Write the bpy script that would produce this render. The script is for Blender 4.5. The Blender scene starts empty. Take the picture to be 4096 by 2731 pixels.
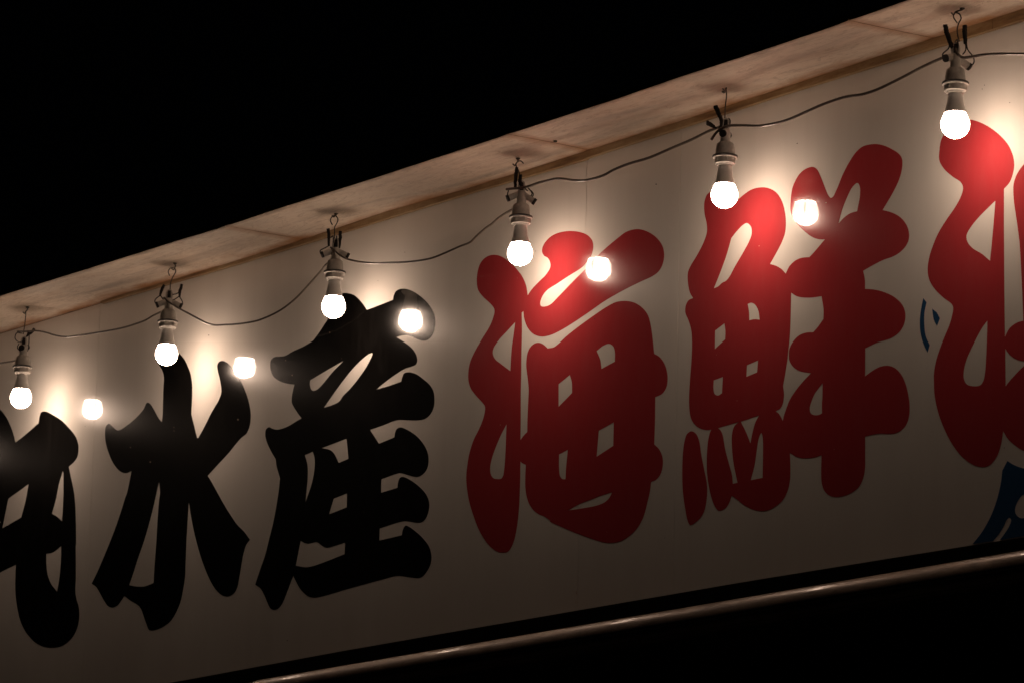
import bpy, bmesh, math, random
import numpy as np
from mathutils import Vector, Matrix

random.seed(7)
sc = bpy.context.scene
COL = sc.collection

# ------------------------------------------------------------------ camera
# world: X along the signboard, Y into the wall (board face at Y = 0), Z up
YAW, PITCH, ROLL = math.radians(53.96819), math.radians(12.15175), math.radians(1.52328)
FOCAL = 144.8803
CAM = Vector((7.6, -5.48757, 1.6))
fwd = Vector((-math.sin(YAW) * math.cos(PITCH), math.cos(YAW) * math.cos(PITCH), math.sin(PITCH)))
rgt = Vector((math.cos(YAW), math.sin(YAW), 0.0))
upv = rgt.cross(fwd)
RGT = rgt * math.cos(ROLL) + upv * math.sin(ROLL)
UPV = -rgt * math.sin(ROLL) + upv * math.cos(ROLL)
cd = bpy.data.cameras.new('camera')
cam = bpy.data.objects.new('camera', cd)
COL.objects.link(cam)
M = Matrix((( RGT.x, UPV.x, -fwd.x, CAM.x), (RGT.y, UPV.y, -fwd.y, CAM.y), (RGT.z, UPV.z, -fwd.z, CAM.z), (0, 0, 0, 1)))
cam.matrix_world = M
cd.sensor_width = 36.0
cd.lens = FOCAL
cd.clip_start = 0.1
cd.clip_end = 2000.0
cd.dof.use_dof = True
cd.dof.focus_distance = 9.2
cd.dof.aperture_fstop = 16.0
sc.camera = cam

# ------------------------------------------------------------------ night sky
w = bpy.data.worlds.new('World')
sc.world = w
w.use_nodes = True
bg = w.node_tree.nodes['Background']
bg.inputs['Color'].default_value = (0.55, 0.65, 1.0, 1)
bg.inputs['Strength'].default_value = 0.0002

vs = sc.view_settings
vs.view_transform = 'Standard'
vs.look = 'None'
vs.exposure = 0.0
vs.gamma = 1.0
vs.use_curve_mapping = False
sc.cycles.max_bounces = 8
sc.cycles.sample_clamp_indirect = 6.0
sc.cycles.sample_clamp_direct = 0.0

BULB_COLOUR = (1.0, 0.725, 0.55, 1)
BULB_SIDE, BULB_TIP, BULB_RIM = 24.0, 106.0, 105.0        # an LED bulb throws most of its light off the tip of the globe

# ------------------------------------------------------------------ helpers
FPX = FOCAL * 4096 / 36.0


def ray(px, py):
    return RGT * ((px - 2048) / FPX) - UPV * ((py - 1365.5) / FPX) + fwd


def on_y(px, py, y=0.0):
    """the point of the sight line through photo pixel (px, py) at depth Y = y"""
    r = ray(px, py)
    return CAM + r * ((y - CAM.y) / r.y)


def on_z(px, py, z):
    r = ray(px, py)
    return CAM + r * ((z - CAM.z) / r.z)


def link(name, me, mat=None, parent=None):
    o = bpy.data.objects.new(name, me)
    COL.objects.link(o)
    if mat is not None and len(me.materials) == 0:
        me.materials.append(mat)
    if parent is not None:
        o.parent = parent
    return o


def empty(name, loc=(0, 0, 0)):
    o = bpy.data.objects.new(name, None)
    COL.objects.link(o)
    o.location = loc
    o.empty_display_size = 0.05
    return o


def tag(o, label=None, cat=None, group=None, kind=None):
    if label: o['label'] = label
    if cat: o['category'] = cat
    if group: o['group'] = group
    if kind: o['kind'] = kind
    return o


def mesh(name, verts, faces, smooth=False):
    me = bpy.data.meshes.new(name)
    me.from_pydata([tuple(v) for v in verts], [], faces)
    me.validate()
    me.update()
    if smooth:
        me.polygons.foreach_set('use_smooth', [True] * len(me.polygons))
    return me


def box_data(a, b):
    x0, y0, z0 = a
    x1, y1, z1 = b
    v = [(x0, y0, z0), (x1, y0, z0), (x1, y1, z0), (x0, y1, z0), (x0, y0, z1), (x1, y0, z1), (x1, y1, z1), (x0, y1, z1)]
    f = [(0, 3, 2, 1), (4, 5, 6, 7), (0, 1, 5, 4), (1, 2, 6, 5), (2, 3, 7, 6), (3, 0, 4, 7)]
    return v, f


def box(name, a, b, mat, parent=None, bevel=0.0):
    v, f = box_data(a, b)
    me = mesh(name, v, f)
    if bevel:
        bm = bmesh.new(); bm.from_mesh(me)
        bmesh.ops.bevel(bm, geom=bm.edges[:], offset=bevel, segments=2, affect='EDGES')
        bm.to_mesh(me); bm.free()
    return link(name, me, mat, parent)


def lathe(name, prof, seg=40, smooth=True, sharp=0.6):
    verts, faces = [], []
    for (r, z) in prof:
        for k in range(seg):
            a = 2 * math.pi * k / seg
            verts.append((r * math.cos(a), r * math.sin(a), z))
    n = len(prof)
    for i in range(n - 1):
        for k in range(seg):
            k2 = (k + 1) % seg
            faces.append((i * seg + k, i * seg + k2, (i + 1) * seg + k2, (i + 1) * seg + k))
    faces.append(tuple(reversed(range(seg))))
    faces.append(tuple((n - 1) * seg + k for k in range(seg)))
    me = mesh(name, verts, faces, smooth)
    if smooth:
        me.set_sharp_from_angle(angle=sharp)
    return me


def catmull(pts, closed=False, sub=6, corners=None):
    """smooth curve through the points; corners stay sharp"""
    P = [np.array(p, float) for p in pts]
    n = len(P)
    corners = corners or [False] * n
    out = []
    rng = range(n) if closed else range(n - 1)
    for i in rng:
        p1, p2 = P[i], P[(i + 1) % n]
        if closed:
            p0, p3 = P[(i - 1) % n], P[(i + 2) % n]
        else:
            p0 = P[i - 1] if i > 0 else 2 * p1 - p2
            p3 = P[i + 2] if i + 2 < n else 2 * p2 - p1
        if corners[i]: p0 = p1 + (p1 - p2) * 1.0
        if corners[(i + 1) % n]: p3 = p2 + (p2 - p1) * 1.0
        if corners[i] and corners[(i + 1) % n]:
            out.append(p1); continue
        d1, d0, d2 = (max(np.linalg.norm(a) ** 0.5, 1e-6) for a in (p2 - p1, p1 - p0, p3 - p2))
        m1 = d1 * ((p1 - p0) / d0 - (p2 - p0) / (d0 + d1) + (p2 - p1) / d1)
        m2 = d1 * ((p2 - p1) / d1 - (p3 - p1) / (d1 + d2) + (p3 - p2) / d2)
        for k in range(sub):
            t = k / sub
            h = 2 * t ** 3 - 3 * t ** 2 + 1
            out.append(h * p1 + (t ** 3 - 2 * t ** 2 + t) * m1 + (1 - h) * p2 + (t ** 3 - t ** 2) * m2)
    if not closed: out.append(P[-1])
    return out


def tube_data(pts, rad, seg=8, smooth_path=True, sub=5):
    P = catmull(pts, sub=sub) if smooth_path and len(pts) > 2 else [np.array(p, float) for p in pts]
    n = len(P)
    R = rad if hasattr(rad, '__len__') else [rad, rad]
    verts, faces = [], []
    T = [P[min(i + 1, n - 1)] - P[max(i - 1, 0)] for i in range(n)]
    T = [t / max(np.linalg.norm(t), 1e-9) for t in T]
    a = np.array((0, 0, 1.0)) if abs(T[0][2]) < 0.9 else np.array((1.0, 0, 0))
    N = np.cross(T[0], a); N /= np.linalg.norm(N)
    for i in range(n):
        N = N - T[i] * np.dot(N, T[i]); N /= max(np.linalg.norm(N), 1e-9)
        B = np.cross(T[i], N)
        r = np.interp(i / (n - 1), np.linspace(0, 1, len(R)), R)
        for k in range(seg):
            an = 2 * math.pi * k / seg
            verts.append(tuple(P[i] + r * (N * math.cos(an) + B * math.sin(an))))
    for i in range(n - 1):
        for k in range(seg):
            k2 = (k + 1) % seg
            faces.append((i * seg + k, i * seg + k2, (i + 1) * seg + k2, (i + 1) * seg + k))
    faces.append(tuple(reversed(range(seg))))
    faces.append(tuple((n - 1) * seg + k for k in range(seg)))
    return verts, faces


def tube(name, pts, rad, mat, parent=None, seg=8, **kw):
    v, f = tube_data(pts, rad, seg, **kw)
    me = mesh(name, v, f, True)
    me.set_sharp_from_angle(angle=1.0)
    return link(name, me, mat, parent)


# ------------------------------------------------------------------ materials
def mat_new(name):
    m = bpy.data.materials.new(name)
    m.use_nodes = True
    nt = m.node_tree
    return m, nt, nt.nodes, nt.links, nt.nodes['Principled BSDF']


def node(nt, typ, **kw):
    n = nt.nodes.new(typ)
    for k, v in kw.items():
        if k in n.inputs.keys() if hasattr(n.inputs, 'keys') else False:
            n.inputs[k].default_value = v
        else:
            setattr(n, k, v)
    return n


def pos_scaled(nt, scale):
    g = nt.nodes.new('ShaderNodeNewGeometry')
    mp = nt.nodes.new('ShaderNodeMapping')
    mp.inputs['Scale'].default_value = scale
    nt.links.new(g.outputs['Position'], mp.inputs['Vector'])
    return mp.outputs['Vector']


def obj_scaled(nt, scale):
    g = nt.nodes.new('ShaderNodeTexCoord')
    mp = nt.nodes.new('ShaderNodeMapping')
    mp.inputs['Scale'].default_value = scale
    nt.links.new(g.outputs['Object'], mp.inputs['Vector'])
    return mp.outputs['Vector']


def noise(nt, vec, scale, detail=4.0, rough=0.55, dist=0.0):
    n = nt.nodes.new('ShaderNodeTexNoise')
    n.inputs['Scale'].default_value = scale
    n.inputs['Detail'].default_value = detail
    n.inputs['Roughness'].default_value = rough
    n.inputs['Distortion'].default_value = dist
    nt.links.new(vec, n.inputs['Vector'])
    return n.outputs['Fac']


def ramp(nt, fac, stops):
    r = nt.nodes.new('ShaderNodeValToRGB')
    e = r.color_ramp.elements
    while len(e) < len(stops): e.new(0.5)
    for k, (p, c) in enumerate(stops):
        e[k].position = p
        e[k].color = c if len(c) == 4 else (*c, 1)
    nt.links.new(fac, r.inputs['Fac'])
    return r.outputs['Color']


def mix(nt, fac, a, b, mode='MIX'):
    n = nt.nodes.new('ShaderNodeMix')
    n.data_type = 'RGBA'
    n.blend_type = mode
    for s, v in ((n.inputs[0], fac), (n.inputs[6], a), (n.inputs[7], b)):
        if isinstance(v, (int, float)): s.default_value = v
        elif isinstance(v, tuple): s.default_value = v if len(v) == 4 else (*v, 1)
        else: nt.links.new(v, s)
    return n.outputs[2]


def math_n(nt, op, a, b=0.0, clamp=False):
    n = nt.nodes.new('ShaderNodeMath')
    n.operation = op
    n.use_clamp = clamp
    for s, v in ((n.inputs[0], a), (n.inputs[1], b)):
        if isinstance(v, (int, float)): s.default_value = v
        else: nt.links.new(v, s)
    return n.outputs[0]


def bump(nt, h, strength, dist, prev=None):
    b = nt.nodes.new('ShaderNodeBump')
    b.inputs['Strength'].default_value = strength
    b.inputs['Distance'].default_value = dist
    nt.links.new(h, b.inputs['Height'])
    if prev is not None: nt.links.new(prev, b.inputs['Normal'])
    return b.outputs['Normal']


def glossy_board(name, colour, rough=0.4, dirt=0.1, dirt_col=(0.3, 0.24, 0.18), spec=0.35, dust=0.0):
    """sun-bleached gloss film: coloured base with a clear, slightly wavy top coat"""
    m, nt, N, L, b = mat_new(name)
    v = pos_scaled(nt, (1, 1, 1))
    streak = noise(nt, pos_scaled(nt, (9, 1, 0.9)), 1.0, 5, 0.6)
    blotch = noise(nt, v, 2.2, 4, 0.6)
    f = math_n(nt, 'MULTIPLY', math_n(nt, 'MULTIPLY', streak, blotch), 2.2 * dirt, True)
    col = mix(nt, f, colour, dirt_col)
    speck = noise(nt, v, 70.0, 2, 0.5)
    sp = ramp(nt, speck, [(0.0, (0, 0, 0)), (0.775, (0, 0, 0)), (0.80, (1, 1, 1))])
    col = mix(nt, math_n(nt, 'MULTIPLY', sp, 0.6), col, dirt_col)
    if dust:
        d = noise(nt, pos_scaled(nt, (30, 1, 9)), 1.0, 6, 0.75)
        dm = ramp(nt, d, [(0.0, (0, 0, 0)), (0.45, (0, 0, 0)), (0.75, (1, 1, 1))])
        col = mix(nt, math_n(nt, 'MULTIPLY', dm, dust), col, (0.4, 0.38, 0.36))
    L.new(col, b.inputs['Base Color'])
    b.inputs['Roughness'].default_value = rough
    b.inputs['Specular IOR Level'].default_value = spec
    b.inputs['Coat Weight'].default_value = 1.0
    b.inputs['Coat IOR'].default_value = 1.42
    rv = noise(nt, v, 5.0, 3, 0.6)
    mr = N.new('ShaderNodeMapRange')
    mr.inputs['To Min'].default_value = 0.022
    mr.inputs['To Max'].default_value = 0.042
    L.new(rv, mr.inputs['Value'])
    L.new(mr.outputs['Result'], b.inputs['Coat Roughness'])
    wave = noise(nt, pos_scaled(nt, (22, 1, 1.6)), 1.0, 2, 0.4)
    wave2 = noise(nt, pos_scaled(nt, (5, 1, 2.5)), 1.0, 1, 0.4)
    n1 = bump(nt, wave, 1.0, 0.0004)
    n2 = bump(nt, wave2, 1.0, 0.0012, n1)
    L.new(n2, b.inputs['Coat Normal'])
    return m


M_WHITE = glossy_board('white_board_film', (0.84, 0.81, 0.76), rough=0.3, spec=0.2, dirt=0.22)
M_RED = glossy_board('red_film', (0.43, 0.040, 0.048), rough=0.2, spec=0.2, dirt=0.05, dirt_col=(0.3, 0.04, 0.04), dust=0.035)
M_BLACK = glossy_board('black_film', (0.0025, 0.0022, 0.0020), rough=0.2, spec=0.3, dirt=0.05, dirt_col=(0.02, 0.018, 0.016), dust=0.012)
M_BLUE = glossy_board('blue_film', (0.02, 0.08, 0.19), rough=0.27, spec=0.14, dirt=0.05, dirt_col=(0.03, 0.05, 0.08))


def simple(name, col, rough=0.5, metal=0.0, spec=0.5, var=0.25, scale=60.0, bumpd=0.0, coat=0.0):
    m, nt, N, L, b = mat_new(name)
    n = noise(nt, obj_scaled(nt, (1, 1, 1)), scale, 5, 0.6)
    dark = tuple(c * (1 - var) for c in col)
    lite = tuple(min(1, c * (1 + var)) for c in col)
    L.new(ramp(nt, n, [(0.3, dark), (0.7, lite)]), b.inputs['Base Color'])
    b.inputs['Roughness'].default_value = rough
    b.inputs['Metallic'].default_value = metal
    b.inputs['Specular IOR Level'].default_value = spec
    b.inputs['Coat Weight'].default_value = coat
    if bumpd:
        L.new(bump(nt, n, 1.0, bumpd), b.inputs['Normal'])
    return m


M_BASE = simple('bulb_base_plastic', (0.75, 0.73, 0.69), 0.35, var=0.06, scale=30)
M_SOCKET = simple('grey_socket_plastic', (0.52, 0.50, 0.465), 0.45, var=0.3, scale=45, bumpd=0.0004)
M_COLLAR = simple('socket_collar_plastic', (0.55, 0.52, 0.48), 0.42, var=0.25, scale=60)
M_GASKET = simple('dark_gasket', (0.03, 0.027, 0.024), 0.6)
M_TAPE = simple('black_friction_tape', (0.018, 0.015, 0.013), 0.85, var=0.6, scale=220, bumpd=0.002)
M_RUBBER = simple('black_rubber', (0.02, 0.018, 0.016), 0.7)
M_WIRE = simple('tarnished_wire', (0.09, 0.075, 0.06), 0.5, metal=0.6, var=0.5, scale=150)
M_CABLE = simple('grey_cable_sheath', (0.085, 0.07, 0.056), 0.42, var=0.45, scale=14, coat=0.6)
M_PIPEEND = simple('dark_bracket', (0.04, 0.032, 0.026), 0.5, metal=0.4)
M_DARKWALL = simple('dark_painted_wall', (0.012, 0.011, 0.010), 0.7, var=0.3, scale=6)
M_SHEET = simple('dark_roof_sheet', (0.03, 0.028, 0.026), 0.5, metal=0.3)
M_ASPHALT = simple('asphalt', (0.05, 0.05, 0.05), 0.9, var=0.35, scale=25, bumpd=0.004)
M_PAVE = simple('concrete_paving', (0.16, 0.155, 0.145), 0.85, var=0.25, scale=9, bumpd=0.002)
M_CHIP_GLINT = simple('bare_scratch_and_glint', (0.55, 0.42, 0.32), 0.5)

mg, nt, N, L, b = mat_new('lit_globe')
b.inputs['Base Color'].default_value = (0.85, 0.85, 0.85, 1)
b.inputs['Emission Color'].default_value = BULB_COLOUR
tc = N.new('ShaderNodeTexCoord')
sz = N.new('ShaderNodeSeparateXYZ')
L.new(tc.outputs['Object'], sz.inputs[0])
er = N.new('ShaderNodeMapRange')
er.inputs['From Min'].default_value = -0.0257
er.inputs['From Max'].default_value = 0.000
er.inputs['To Min'].default_value = BULB_TIP
er.inputs['To Max'].default_value = BULB_SIDE
L.new(sz.outputs['Z'], er.inputs['Value'])
er2 = N.new('ShaderNodeMapRange')
er2.inputs['From Min'].default_value = 0.018
er2.inputs['From Max'].default_value = 0.024
er2.inputs['To Min'].default_value = 0.0
er2.inputs['To Max'].default_value = BULB_RIM - BULB_SIDE
L.new(sz.outputs['Z'], er2.inputs['Value'])
# the moulding seam round the globe passes much less light
seam = math_n(nt, 'ABSOLUTE', sz.outputs['X'])
er3 = N.new('ShaderNodeMapRange')
er3.inputs['From Min'].default_value = 0.0009
er3.inputs['From Max'].default_value = 0.0018
er3.inputs['To Min'].default_value = 0.12
er3.inputs['To Max'].default_value = 1.0
L.new(seam, er3.inputs['Value'])
L.new(math_n(nt, 'MULTIPLY', math_n(nt, 'ADD', er.outputs['Result'], er2.outputs['Result']), er3.outputs['Result']), b.inputs['Emission Strength'])
M_GLOBE = mg


SEAM_X = [on_y(905, 912, -0.24).x, on_y(2030, 540, -0.24).x, on_y(3395, 85, -0.24).x]


def soffit_mat():
    m, nt, N, L, b = mat_new('stained_soffit_paint')
    grain = noise(nt, pos_scaled(nt, (3.0, 7, 1)), 1.0, 6, 0.66, 0.9)
    col = ramp(nt, grain, [(0.25, (0.56, 0.44, 0.34)), (0.44, (0.87, 0.73, 0.60)), (0.72, (0.92, 0.82, 0.70))])
    # broad greyish smears
    sm = noise(nt, pos_scaled(nt, (1.1, 7, 1)), 1.3, 3, 0.5, 0.8)
    sm = ramp(nt, sm, [(0.0, (0, 0, 0)), (0.52, (0, 0, 0)), (0.68, (1, 1, 1))])
    col = mix(nt, math_n(nt, 'MULTIPLY', sm, 0.65), col, (0.32, 0.26, 0.22))
    ob = ramp(nt, noise(nt, pos_scaled(nt, (1.7, 5, 1)), 1.6, 4, 0.6, 0.5), [(0.0, (0, 0, 0)), (0.55, (0, 0, 0)), (0.72, (1, 1, 1))])
    col = mix(nt, math_n(nt, 'MULTIPLY', ob, 0.5), col, (0.55, 0.34, 0.20))
    fine = noise(nt, pos_scaled(nt, (26, 70, 1)), 1.0, 6, 0.75, 0.4)
    col = mix(nt, 0.33, col, ramp(nt, fine, [(0.32, (0.50, 0.37, 0.26)), (0.5, (0.86, 0.71, 0.585)), (0.68, (0.94, 0.83, 0.71))]))
    scab = noise(nt, pos_scaled(nt, (11, 24, 1)), 1.0, 7, 0.72, 0.8)
    scab = ramp(nt, scab, [(0.0, (0, 0, 0)), (0.60, (0, 0, 0)), (0.68, (1, 1, 1))])
    col = mix(nt, math_n(nt, 'MULTIPLY', scab, 0.45), col, (0.40, 0.25, 0.15))
    vein = noise(nt, pos_scaled(nt, (1.6, 9, 1)), 2.0, 5, 0.6, 1.4)
    vein = ramp(nt, vein, [(0.0, (0, 0, 0)), (0.485, (0, 0, 0)), (0.5, (1, 1, 1)), (0.515, (0, 0, 0)), (1.0, (0, 0, 0))])
    col = mix(nt, math_n(nt, 'MULTIPLY', vein, 0.35), col, (0.30, 0.20, 0.13))
    # rust creeping out from the wall joint
    g = N.new('ShaderNodeNewGeometry')
    sx = N.new('ShaderNodeSeparateXYZ')
    L.new(g.outputs['Position'], sx.inputs[0])
    # dirt and rust drawn along the butt joints of the boards
    jn = noise(nt, pos_scaled(nt, (18, 10, 1)), 1.0, 5, 0.7)
    for k_ in SEAM_X:
        dx_ = math_n(nt, 'ABSOLUTE', math_n(nt, 'SUBTRACT', sx.outputs['X'], k_))
        for wdt, amt, cc in ((0.05, 0.75, (0.50, 0.27, 0.14)), (0.0035, 0.95, (0.05, 0.03, 0.02))):
            m_ = N.new('ShaderNodeMapRange')
            L.new(math_n(nt, 'SUBTRACT', dx_, math_n(nt, 'MULTIPLY', math_n(nt, 'SUBTRACT', jn, 0.45), wdt)), m_.inputs['Value'])
            m_.inputs['From Min'].default_value = 0.0
            m_.inputs['From Max'].default_value = wdt * 0.6
            m_.inputs['To Min'].default_value = amt
            m_.inputs['To Max'].default_value = 0.0
            col = mix(nt, m_.outputs['Result'], col, cc)
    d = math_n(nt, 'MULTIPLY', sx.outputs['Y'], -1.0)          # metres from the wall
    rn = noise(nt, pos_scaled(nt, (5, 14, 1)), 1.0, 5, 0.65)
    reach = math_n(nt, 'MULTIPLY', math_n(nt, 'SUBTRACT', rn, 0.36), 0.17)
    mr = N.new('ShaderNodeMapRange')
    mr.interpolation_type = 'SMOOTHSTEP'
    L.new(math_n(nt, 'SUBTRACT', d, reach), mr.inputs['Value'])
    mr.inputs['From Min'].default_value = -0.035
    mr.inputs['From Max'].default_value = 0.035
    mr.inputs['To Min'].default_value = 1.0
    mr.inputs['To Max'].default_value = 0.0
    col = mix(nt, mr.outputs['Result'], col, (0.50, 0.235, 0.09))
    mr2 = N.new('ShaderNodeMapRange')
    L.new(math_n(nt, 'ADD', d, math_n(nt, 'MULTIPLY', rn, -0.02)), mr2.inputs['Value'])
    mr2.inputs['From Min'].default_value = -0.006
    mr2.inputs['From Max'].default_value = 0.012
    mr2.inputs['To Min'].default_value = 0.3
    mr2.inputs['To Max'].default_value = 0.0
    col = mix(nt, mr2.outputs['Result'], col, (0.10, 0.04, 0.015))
    # grime along the outer edge
    on = noise(nt, pos_scaled(nt, (7, 30, 1)), 1.0, 5, 0.7)
    mr3 = N.new('ShaderNodeMapRange')
    L.new(math_n(nt, 'ADD', d, math_n(nt, 'MULTIPLY', on, 0.05)), mr3.inputs['Value'])
    mr3.inputs['From Min'].default_value = 0.249
    mr3.inputs['From Max'].default_value = 0.268
    mr3.inputs['To Min'].default_value = 0.0
    mr3.inputs['To Max'].default_value = 0.75
    col = mix(nt, mr3.outputs['Result'], col, (0.11, 0.07, 0.045))
    L.new(col, b.inputs['Base Color'])
    b.inputs['Roughness'].default_value = 0.55
    b.inputs['Specular IOR Level'].default_value = 0.3
    L.new(bump(nt, grain, 0.6, 0.004), b.inputs['Normal'])
    return m


def trim_mat():
    m, nt, N, L, b = mat_new('rust_brown_trim')
    n = noise(nt, pos_scaled(nt, (6, 40, 40)), 1.0, 6, 0.7)
    n2 = noise(nt, pos_scaled(nt, (3, 3, 3)), 1.0, 3, 0.5)
    c = ramp(nt, n, [(0.3, (0.15, 0.065, 0.022)), (0.5, (0.38, 0.23, 0.10)), (0.68, (0.58, 0.42, 0.24))])
    c = mix(nt, math_n(nt, 'MULTIPLY', n2, 0.5), c, (0.17, 0.13, 0.07))
    L.new(c, b.inputs['Base Color'])
    b.inputs['Roughness'].default_value = 0.6
    L.new(bump(nt, n, 0.5, 0.002), b.inputs['Normal'])
    return m


def pipe_mat():
    m, nt, N, L, b = mat_new('weathered_metal_tube')
    n = noise(nt, pos_scaled(nt, (4, 14, 14)), 1.0, 7, 0.7, 0.6)
    n2 = noise(nt, pos_scaled(nt, (12, 60, 60)), 1.0, 5, 0.7)
    c = ramp(nt, n, [(0.3, (0.085, 0.055, 0.035)), (0.5, (0.20, 0.135, 0.09)), (0.72, (0.38, 0.27, 0.19))])
    c = mix(nt, 0.3, c, ramp(nt, n2, [(0.35, (0.08, 0.05, 0.035)), (0.65, (0.4, 0.33, 0.27))]))
    L.new(c, b.inputs['Base Color'])
    b.inputs['Metallic'].default_value = 0.3
    b.inputs['Coat Weight'].default_value = 0.2
    b.inputs['Coat Roughness'].default_value = 0.06
    L.new(math_n(nt, 'ADD', math_n(nt, 'MULTIPLY', n, 0.4), 0.2), b.inputs['Roughness'])
    return m


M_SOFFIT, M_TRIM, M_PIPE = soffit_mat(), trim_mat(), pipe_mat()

# ------------------------------------------------------------------ ground and building
gv, gf = box_data((-600, -600, -0.5), (600, 600, 0.0))
tag(link('ground', mesh('ground', gv, gf), M_ASPHALT), kind='structure')
pv, pf = box_data((-30, -2.2, 0.004), (30, 0.1, 0.12))
tag(link('pavement', mesh('pavement', pv, pf), M_PAVE), kind='structure')

XL, XR = -5.2, 4.6          # the stretch of shop front that is built
wall = empty('shop_wall', (0, 0.1, 0.12))
tag(wall, 'unlit dark shop wall under and behind the lettered signboard', 'wall')


def child_box(name, a, b_, mat, parent, bevel=0.0):
    off = parent.location
    a = tuple(a[i] - off[i] for i in range(3)); b_ = tuple(b_[i] - off[i] for i in range(3))
    return box(name, a, b_, mat, parent, bevel)


child_box('lower_wall', (XL, 0.10, 0.12), (XR, 0.35, 2.93), M_DARKWALL, wall)
child_box('upper_wall', (XL, 0.045, 2.93), (XR, 0.35, 4.02), M_DARKWALL, wall)

# ------------------------------------------------------------------ eave (soffit boards, trim, drip edge, roof)
OUT_PX = [(0, 1185), (437, 1050), (700, 967), (887, 912), (918, 901), (1156, 822), (1500, 713), (1776, 623), (2070, 527),
          (2300, 451), (2469, 397), (2725, 308), (3023, 212), (3300, 119), (3409, 80), (3638, 0)]
IN_PX = [(0, 1334), (402, 1213), (500, 1182), (700, 1124), (900, 1065), (1150, 988), (1550, 854), (1900, 755), (2300, 629),
         (2700, 501), (3100, 373), (3650, 191), (4096, 46)]
TB_PX = [(402, 1214.5), (500, 1185.5), (700, 1127), (900, 1070), (1150, 995), (1550, 873), (1900, 765), (2120, 702), (2338, 638),
         (2342, 633), (2700, 518), (3100, 387), (3650, 217), (4096, 78)]
EAVE_D = 0.24


def profile_x(pix, y):
    pts = sorted(((p.x, p.z) for p in (on_y(a, c, y) for a, c in pix)))
    return [p[0] for p in pts], [p[1] for p in pts]


ox, oz = profile_x(OUT_PX, -EAVE_D)
ix, iz = profile_x(IN_PX, 0.0)
tx, tz = profile_x(TB_PX, -0.012)


def z_out(x): return float(np.interp(x, ox, oz))
def z_in(x): return float(np.interp(x, ix, iz))
def z_trim(x): return float(np.interp(x, tx, tz))


eave = empty('eave', (0, 0, 4.0))
tag(eave, 'rust stained white painted eave board above the signboard', 'eave')
seam_x = [on_y(905, 912, -EAVE_D).x, on_y(2030, 540, -EAVE_D).x, on_y(3395, 85, -EAVE_D).x]
step = (seam_x[2] - seam_x[0]) / 2
edges = [XL, seam_x[0] - step, *seam_x, seam_x[2] + step, XR]
edges = sorted(set(round(e, 4) for e in edges if XL <= e <= XR))
NY = 8
for a, c in zip(edges[:-1], edges[1:]):
    gap = 0.0004
    x0, x1 = a + gap, c - gap
    nx = max(3, int((x1 - x0) / 0.03))
    verts, faces = [], []
    droop = random.uniform(-0.0015, 0.002)
    for i in range(nx + 1):
        x = x0 + (x1 - x0) * i / nx
        for j in range(NY + 1):
            t = j / NY
            y = -EAVE_D * t
            op = max(0.0, (t - 0.45) / 0.55) ** 1.5 * 0.0008
            x = x0 + (x1 - x0) * i / nx + (op if i == 0 else -op if i == nx else 0.0)
            z = z_in(x) * (1 - t) + z_out(x) * t - 4.0
            e = min(i, nx - i) / nx
            z += 0.0012 * math.sin(x * 3.1 + 1.0) * math.sin(math.pi * t)
            if i in (0, nx): z += 0.0015            # eased board ends
            verts.append((x, y, z))
    nb = len(verts)
    for i in range(nx + 1):
        for j in range(NY + 1):
            v = verts[i * (NY + 1) + j]
            verts.append((v[0], v[1], v[2] + 0.014))
    idx = lambda i, j, top=0: top * nb + i * (NY + 1) + j
    for i in range(nx):
        for j in range(NY):
            faces.append((idx(i, j), idx(i, j + 1), idx(i + 1, j + 1), idx(i + 1, j)))
            faces.append((idx(i, j, 1), idx(i + 1, j, 1), idx(i + 1, j + 1, 1), idx(i, j + 1, 1)))
        faces.append((idx(i, 0), idx(i + 1, 0), idx(i + 1, 0, 1), idx(i, 0, 1)))
        faces.append((idx(i, NY), idx(i, NY, 1), idx(i + 1, NY, 1), idx(i + 1, NY)))
    for j in range(NY):
        faces.append((idx(0, j), idx(0, j, 1), idx(0, j + 1, 1), idx(0, j + 1)))
        faces.append((idx(nx, j), idx(nx, j + 1), idx(nx, j + 1, 1), idx(nx, j, 1)))
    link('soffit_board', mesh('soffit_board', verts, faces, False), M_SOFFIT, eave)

# brown wooden fillet that closes the joint between eave and signboard
joint = on_y(3970, 100, -0.012).x
start = on_y(402, 1215, -0.012).x
for a, c in ((start, joint - 0.0012), (joint + 0.0012, XR)):
    nx = max(2, int((c - a) / 0.04))
    xs = sorted(set([a + (c - a) * i / nx for i in range(nx + 1)] + [x for x in tx if a < x < c]))
    verts, faces = [], []
    for x in xs:
        zb = z_trim(x) - 4.0
        zt = z_in(x) - 4.0 - 0.0004
        zt = max(zt, zb + 0.0008)
        verts += [(x, -0.013, zt), (x, -0.012, zb + 0.0004), (x, -0.0008, zb), (x, -0.0008, zt)]
    for i in range(len(xs) - 1):
        for k in range(4):
            k2 = (k + 1) % 4
            faces.append((i * 4 + k, i * 4 + k2, i * 4 + 4 + k2, i * 4 + 4 + k))
    faces += [(3, 2, 1, 0), tuple(len(verts) - 4 + k for k in range(4))]
    link('trim_strip', mesh('trim_strip', verts, faces), M_TRIM, eave)

child_box('roof_sheet', (XL, -EAVE_D + 0.10, 4.036), (XR, 0.35, 4.06), M_SHEET, eave)
child_box('roof_joist', (XL, -0.0, 4.034), (XR, 0.05, 4.0358), M_SHEET, eave)

# screw heads in the soffit
for (px, py) in ((2221, 572),):
    p = on_z(px, py, 4.0)
    zz = z_in(p.x) + (z_out(p.x) - z_in(p.x)) * (-p.y / EAVE_D)
    me = lathe('screw_head', [(0.0005, -0.002), (0.0035, -0.0018), (0.0045, 0.0), (0.0045, 0.001)], 14)
    o = link('screw_head', me, M_WIRE, eave)
    o.location = (p.x, p.y, zz - 4.0)

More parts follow.
